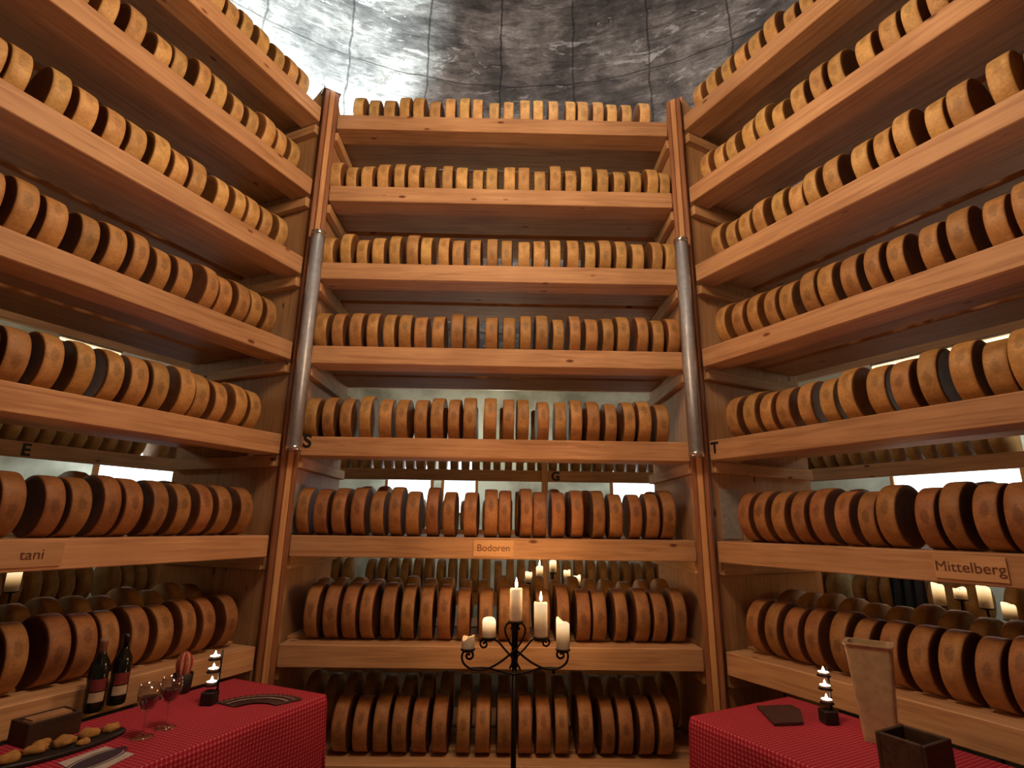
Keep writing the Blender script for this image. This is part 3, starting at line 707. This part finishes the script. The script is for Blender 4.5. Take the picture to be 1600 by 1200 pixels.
M_WINE = simple('red wine', (.05, .002, .006), .05)
def wineglass(p, lab):
    t = empty('wine_glass', p, 0, label=lab, cat='glass', group='wine glasses on the left table')
    link('bowl', mesh_from(lathe_bm([(.004, .075), (.018, .082), (.031, .105), (.034, .125), (.030, .155), (.0285, .155), (.0325, .125), (.0295, .106), (.017, .084), (.003, .079)], 28, cap=False), 'bowl', M_GLASS, True), t)
    link('stem', mesh_from(lathe_bm([(.0045, .003), (.0032, .02), (.003, .06), (.005, .076)], 12), 'stem', M_GLASS, True), t)
    link('foot', mesh_from(lathe_bm([(.032, 0), (.033, .0015), (.012, .004), (.004, .006)], 28), 'foot', M_GLASS, True), t)
    link('wine', mesh_from(lathe_bm([(.004, .0795), (.016, .0850), (.0285, .107), (.0300, .117), (.001, .117)], 24), 'wine', M_WINE, True), t)
wineglass((*atZ(222, 1152, TT).xy, TT), 'clear stemmed wine glass nearer the camera beside the bottles')
wineglass((*atZ(258, 1137, TT).xy, TT), 'clear stemmed wine glass behind its twin, nearer the tealights')

# bread board and pieces
M_SLATE = simple('black slate', (.012, .012, .013), .5); M_BREAD = simple('golden baked cheese bread', (.42, .22, .06), .8)
pb = atZ(97, 1172, TT); rzb = math.atan2(*(atZ(155, 1155, TT)-atZ(40, 1190, TT)).yx)
bm = lathe_bm([(.97, 0), (1, .004), (1, .010), (.97, .013), (.02, .012)], 40); bmesh.ops.scale(bm, vec=(.175, .062, 1), verts=bm.verts)
o = link('serving_board', mesh_from(bm, 'board', M_SLATE), None, (pb.x, pb.y, TT), (0, 0, rzb)); tag(o, 'dark oval serving board holding golden bread pieces, near the left corner', 'board')
ub = Vector((math.cos(rzb), math.sin(rzb), 0)); vb = Vector((-ub.y, ub.x, 0))
brlab = ['golden bread piece at the left end of the dark board', 'golden bread piece second from left on the dark board', 'golden bread piece lying in the middle of the dark board', 'golden bread piece right of the middle on the dark board', 'golden bread piece at the right end of the dark board', 'pale bread piece leaning at the back of the dark board', 'small bread piece at the front of the dark board']
for i, (a, b2, s_, zr) in enumerate(((-.132, -.004, .95, .1), (-.066, .004, 1.0, -.1), (0, -.004, 1.05, .1), (.067, .004, 1.0, -.1), (.130, .002, .85, .1), (-.034, .047, .75, .1), (.034, -.043, .6, 0))):
    rnd = random.Random(i+50); b3 = bmesh.new(); bmesh.ops.create_icosphere(b3, subdivisions=3, radius=1)
    for v in b3.verts:
        nrm = v.co.copy(); k_ = 1+.10*math.sin(nrm.x*5+i)+.08*math.sin(nrm.y*7+2*i)+.05*rnd.uniform(-1, 1)
        k_ += .10*math.sin(nrm.x*23+i)*math.cos(nrm.y*19)
        v.co = Vector((nrm.x*.030*k_*s_, nrm.y*.020*k_*s_, max(-.45, nrm.z)*.017*k_*s_+.008*s_))
    q = pb+ub*a+vb*b2
    mn = min(v.co.z for v in b3.verts)
    o = link('bread_piece', mesh_from(b3, 'bread', M_BREAD, True), None, (q.x, q.y, TT+.0125-mn), (0, 0, rzb+zr)); tag(o, brlab[i], 'bread', 'bread pieces on the dark board')

# white card with a dark oval print
M_CARD = simple('white card', (.50, .46, .44), .7); M_PRINT = simple('dark purple print', (.05, .035, .06), .7)
c4 = [atZ(x, y, TT+.0012) for x, y in ((90, 1192), (165, 1166), (210, 1178), (135, 1215))]
cc = sum(c4, Vector())/4
bm = bmesh.new(); top = [bm.verts.new(p-cc) for p in c4]; bot = [bm.verts.new(p-cc-Vector((0, 0, .001))) for p in c4]
bm.faces.new(top); bm.faces.new(bot[::-1])
for i in range(4): bm.faces.new((top[i], bot[i], bot[(i+1) % 4], top[(i+1) % 4]))
bmesh.ops.recalc_face_normals(bm, faces=bm.faces)
card = link('paper_card', mesh_from(bm, 'card', M_CARD), None, cc); tag(card, 'white paper card with a dark oval print lying in front of the bread board', 'card')
ex_ = ((c4[2]-c4[3])+(c4[1]-c4[0])).normalized(); ey_ = ((c4[1]-c4[2])+(c4[0]-c4[3])).normalized()
def oval(a0, b0, a1, b1, z):
    bm = bmesh.new(); I = []; O_ = []
    for i in range(48):
        a = 2*PI*i/48; I.append(bm.verts.new(ex_*a1*math.cos(a)+ey_*b1*math.sin(a)+Vector((0, 0, z)))); O_.append(bm.verts.new(ex_*a0*math.cos(a)+ey_*b0*math.sin(a)+Vector((0, 0, z))))
    for i in range(48): bm.faces.new((I[i], I[(i+1) % 48], O_[(i+1) % 48], O_[i]))
    return bm
link('printed_ring', mesh_from(oval(.095, .045, .088, .040, .0006), 'ring', M_PRINT), card)
bm = oval(.080, .034, .002, .001, .0006)
link('printed_oval', mesh_from(bm, 'oval', M_PRINT), card)

# wooden boxes, dark
M_DARKW = wood('dark stained wood', (.03, .014, .008), (.07, .035, .018), knots=False)
def crate(p, rz, sx, sy_, h, lab, rim=None):
    t = empty('wooden_box', p, rz, label=lab, cat='box')
    for x, y, a, b2 in ((0, sy_/2, sx, .012), (0, -sy_/2, sx, .012), (sx/2-.006, 0, .012, sy_-.012), (-sx/2+.006, 0, .012, sy_-.012)):
        link('side_board', mesh_from(box_bm(a, b2, h, .002), 'side', M_DARKW), t, (x, y, h/2))
    link('bottom_board', mesh_from(box_bm(sx-.026, sy_-.014, .01, .001), 'bottom', M_DARKW), t, (0, 0, .006))
    if rim: link('liner', mesh_from(box_bm(sx-.03, sy_-.03, .02, .006, 2), 'liner', rim), t, (0, 0, h-.008))
pq = atZ(48, 1162, TT)
crate((pq.x, pq.y+.05, TT), math.atan2(-eL.y, -eL.x), .15, .09, .065, 'dark wooden box with a tan cloth liner behind the bread board', simple('tan liner', (.40, .22, .11), .8))

# dark pot with curved pale strips
pp = atZ(282, 1082, TT); t = empty('napkin_pot', (pp.x, pp.y, TT), 0, label='dark pot holding curved tan and red striped napkins, left of the tealights', cat='pot')
link('pot', mesh_from(lathe_bm([(.030, 0), (.034, .004), (.038, .07), (.036, .072), (.034, .07), (.030, .01), (.002, .01)], 28), 'pot', M_BLACK, True), t)
for i in range(6):
    a = -2.6+i*.52; dx, dy = math.cos(a), math.sin(a); mt = simple('tan napkin', (.42, .22, .12), .8) if i % 2 == 0 else simple('red napkin', (.30, .03, .03), .8)
    link('napkin', mesh_from(tube_bm(smoothpath([(dx*.010, dy*.010, .02), (dx*.022, dy*.022, .08), (dx*.026, dy*.026, .115), (dx*.014, dy*.014, .140), (0, 0, .148)], 4), .0065, 6), 'napkin', mt, True), t)

# tealight towers
M_TIN = simple('tealight tin', (.5, .5, .5), .3, .9); M_TEA = simple('glowing tealight wax', (.9, .8, .6), .4, emit=(1, .84, .58), es=14)
def tealights(p, lab, rz=0):
    t = empty('tealight_holder', p, rz, label=lab, cat='candle holder', group='tiered tealight holders on the tables')
    link('foot_block', mesh_from(box_bm(.05, .05, .045, .004), 'foot', M_BLACK), t, (0, 0, .0225))
    link('rod', mesh_from(lathe_bm([(.004, .045), (.004, .185)], 10), 'rod', M_IRON, True), t, (.021, .01, 0))
    for i, z in enumerate((.062, .108, .152)):
        link('tray', mesh_from(lathe_bm([(.004, 0), (.023, .001), (.024, .004), (.004, .003)], 24), 'tray', M_IRON, True), t, (0, 0, z))
        link('tealight', mesh_from(lathe_bm([(.0185, 0), (.0190, .012), (.0180, .012), (.0175, .010), (.001, .010)], 24), 'tin', M_TIN, True), t, (0, 0, z+.004))
        link('tealight_flame', mesh_from(lathe_bm([(.0170, .0105), (.0170, .0125), (.006, .014), (.003, .024), (.0005, .030)], 24), 'glow', M_TEA, True), t, (0, 0, z+.004))
    l = bpy.data.lights.new('tealight_light', 'POINT'); l.energy = .3; l.color = (1, .62, .36); l.shadow_soft_size = .03
    lo = bpy.data.objects.new('tealight_light', l); C.objects.link(lo); lo.location = (p[0], p[1]-.05, p[2]+.25)
pt = atZ(326, 1100, TT); tealights((pt.x, pt.y, TT), 'three tiered tealight holder burning on the left table')
pt = atZ(1296, 1130, TT); tealights((pt.x, pt.y, TT), 'three tiered tealight holder burning on the right table')

# fan-shaped brochure
fp = [atZ(x, y, TT) for x, y in ((352, 1092), (410, 1072), (460, 1082))]
fc = atZ(408, 1094, TT); e1 = (atZ(460, 1088, TT)-atZ(352, 1092, TT)).normalized(); n1 = Vector((-e1.y, e1.x, 0))
M_FAN = simple('dark brown printed paper', (.06, .022, .018), .7); M_FANP = simple('pale paper line', (.34, .26, .24), .7)
def fan(r0, r1, z, zig=True):
    bm = bmesh.new(); I = []; O_ = []; N = 36
    for i in range(N+1):
        a = PI/2+.95-1.9*i/N; zg = (.006 if i % 2 else 0) if zig else 0
        for r_, L_ in ((r0-zg, I), (r1+zg, O_)):
            L_.append(bm.verts.new(e1*(r_*math.cos(a))+n1*(r_*math.sin(a)-.13)+Vector((0, 0, z+(.004 if (i % 2 and zig) else 0)))))
    for i in range(N): bm.faces.new((I[i], I[i+1], O_[i+1], O_[i]))
    return bm
t = link('folded_fan', mesh_from(fan(.088, .190, .002), 'fan', M_FAN), None, fc); tag(t, 'dark brown pleated paper fan lying at the end of the left table', 'fan')
link('pale_stripe', mesh_from(fan(.128, .138, .0075, False), 'stripe', M_FANP), t); link('pale_stripe', mesh_from(fan(.160, .165, .0075, False), 'stripe', M_FANP), t)

# ------------------------------------------------------------------ things on the right table
M_VASE = simple('glossy cream ceramic', (.52, .39, .24), .25)
pv = atZ(1378, 1158, TT); v_in = bmesh.new()
def taper_box(w0, w1, d0, d1, h, th):
    bm = bmesh.new(); R_ = []
    for (w_, d_, z) in ((w0, d0, 0), (w0+.002, d0+.002, .01), (w1, d1, h-.01), (w1+.012, d1+.012, h-.004), (w1+.012, d1+.012, h), (w1-th, d1-th, h), (w0-th, d0-th, .02)):
        ring = []
        rr = .012
        for sx_, sy2 in ((1, 1), (-1, 1), (-1, -1), (1, -1)):
            for k_ in range(5):
                a = {(1, 1): 0, (-1, 1): PI/2, (-1, -1): PI, (1, -1): 1.5*PI}[(sx_, sy2)]+k_*PI/8
                ring.append(bm.verts.new((sx_*(w_/2-rr)+rr*math.cos(a), sy2*(d_/2-rr)+rr*math.sin(a), z)))
        R_.append(ring)
    for a, b2 in zip(R_, R_[1:]):
        for i in range(20): bm.faces.new((a[i], a[(i+1) % 20], b2[(i+1) % 20], b2[i]))
    bm.faces.new(R_[0][::-1]); bm.faces.new(R_[-1]); return bm
vase = link('tall_vase', mesh_from(taper_box(.095, .135, .08, .105, .30, .016), 'vase', M_VASE), None, (pv.x, pv.y, TT), (0, 0, math.radians(-38)))
tag(vase, 'tall cream tapered square vase, open and empty, on the right table', 'vase')
# dark box in front of it
pk = atZ(1405, 1200, TT); crate((pk.x+.005, pk.y-.07, TT), math.atan2(eR.y, eR.x)+PI/2, .135, .12, .11, 'dark wooden box in front of the cream vase')
# folded dark menu
mp = [atZ(x, y, TT+.002) for x, y in ((1183, 1106), (1237, 1110), (1252, 1118), (1256, 1132), (1210, 1134))]
mc = sum(mp, Vector())/5; bm = bmesh.new(); tp = [bm.verts.new(p-mc+Vector((0, 0, .008+(.012 if i in (1, 2) else 0)))) for i, p in enumerate(mp)]; bt = [bm.verts.new(p-mc-Vector((0, 0, .001))) for p in mp]
bm.faces.new(tp); bm.faces.new(bt[::-1])
for i in range(5): bm.faces.new((tp[i], bt[i], bt[(i+1) % 5], tp[(i+1) % 5]))
bmesh.ops.recalc_face_normals(bm, faces=bm.faces)
tag(link('folded_menu', mesh_from(bm, 'menu', M_FAN), None, mc), 'dark folded menu lying on the right table left of the tealights', 'menu')

# ------------------------------------------------------------------ light
def light(kind, loc, energy, col, size=.3, target=None, spot=None, name='lamp'):
    l = bpy.data.lights.new(name, kind); l.energy = energy; l.color = col
    if kind == 'AREA': l.shape = 'DISK'; l.size = size
    else: l.shadow_soft_size = size
    if spot: l.spot_size = spot; l.spot_blend = .9
    o = bpy.data.objects.new(name, l); C.objects.link(o); o.location = loc
    if target is not None: o.rotation_euler = (Vector(target)-Vector(loc)).to_track_quat('-Z', 'Y').to_euler()
    return o
light('POINT', (0, 1.35, 3.65), 122, (1, .66, .40), .30, name='ceiling_lamp')
light('POINT', (0, 1.1, 1.9), 3, (1, .30, .17), .45, name='room_bounce')  # unseen fill lamp that lifts the middle shelves like bounced light
light('AREA', (0, 1.3, .95), 4, (1, .26, .16), 1.6, target=(0, 1.6, 5), name='table_bounce')  # unseen area fill standing in for red light off the cloths
q = ray(462, 30); qx, qy = q.x, q.y; A_ = qx*qx+qy*qy; B_ = -2*(qy*CEN.y); C_ = CEN.y**2-RW**2
tt = (-B_+math.sqrt(B_*B_-4*A_*C_))/(2*A_); aim = (q.x*tt, q.y*tt, q.z*tt+CAMZ)
light('SPOT', (PL.x-.1, PL.y+.2, 4.5), 15000, (.74, .94, 1.0), .08, target=aim, spot=.95, name='spot_on_wall')
light('SPOT', (0, .6, 4.9), 1700, (1, .90, .84), .3, target=(.9, 6.4, 7.6), spot=1.55, name='wall_wash')  # added spot without a fixture, brightens the concrete above the racks
light('POINT', (0.6, 1.0, 8.2), 90, (1, .88, .80), .8, name='roof_fill')  # unseen fill point under the closed dome, lifts the concrete
for nm in BAYS:
    O2, ex, en, rz = OUT[nm]; p = O2+ex*(WO/2)+en*.62
    light('POINT', (p.x, p.y, 2.45), 13, (1, .95, .72), .15, name='aisle_fill')  # added points that brighten the plaster behind the outer racks
w = bpy.data.worlds.new('world'); sc.world = w; w.use_nodes = True
w.node_tree.nodes['Background'].inputs[0].default_value = (.30, .20, .16, 1); w.node_tree.nodes['Background'].inputs[1].default_value = .05
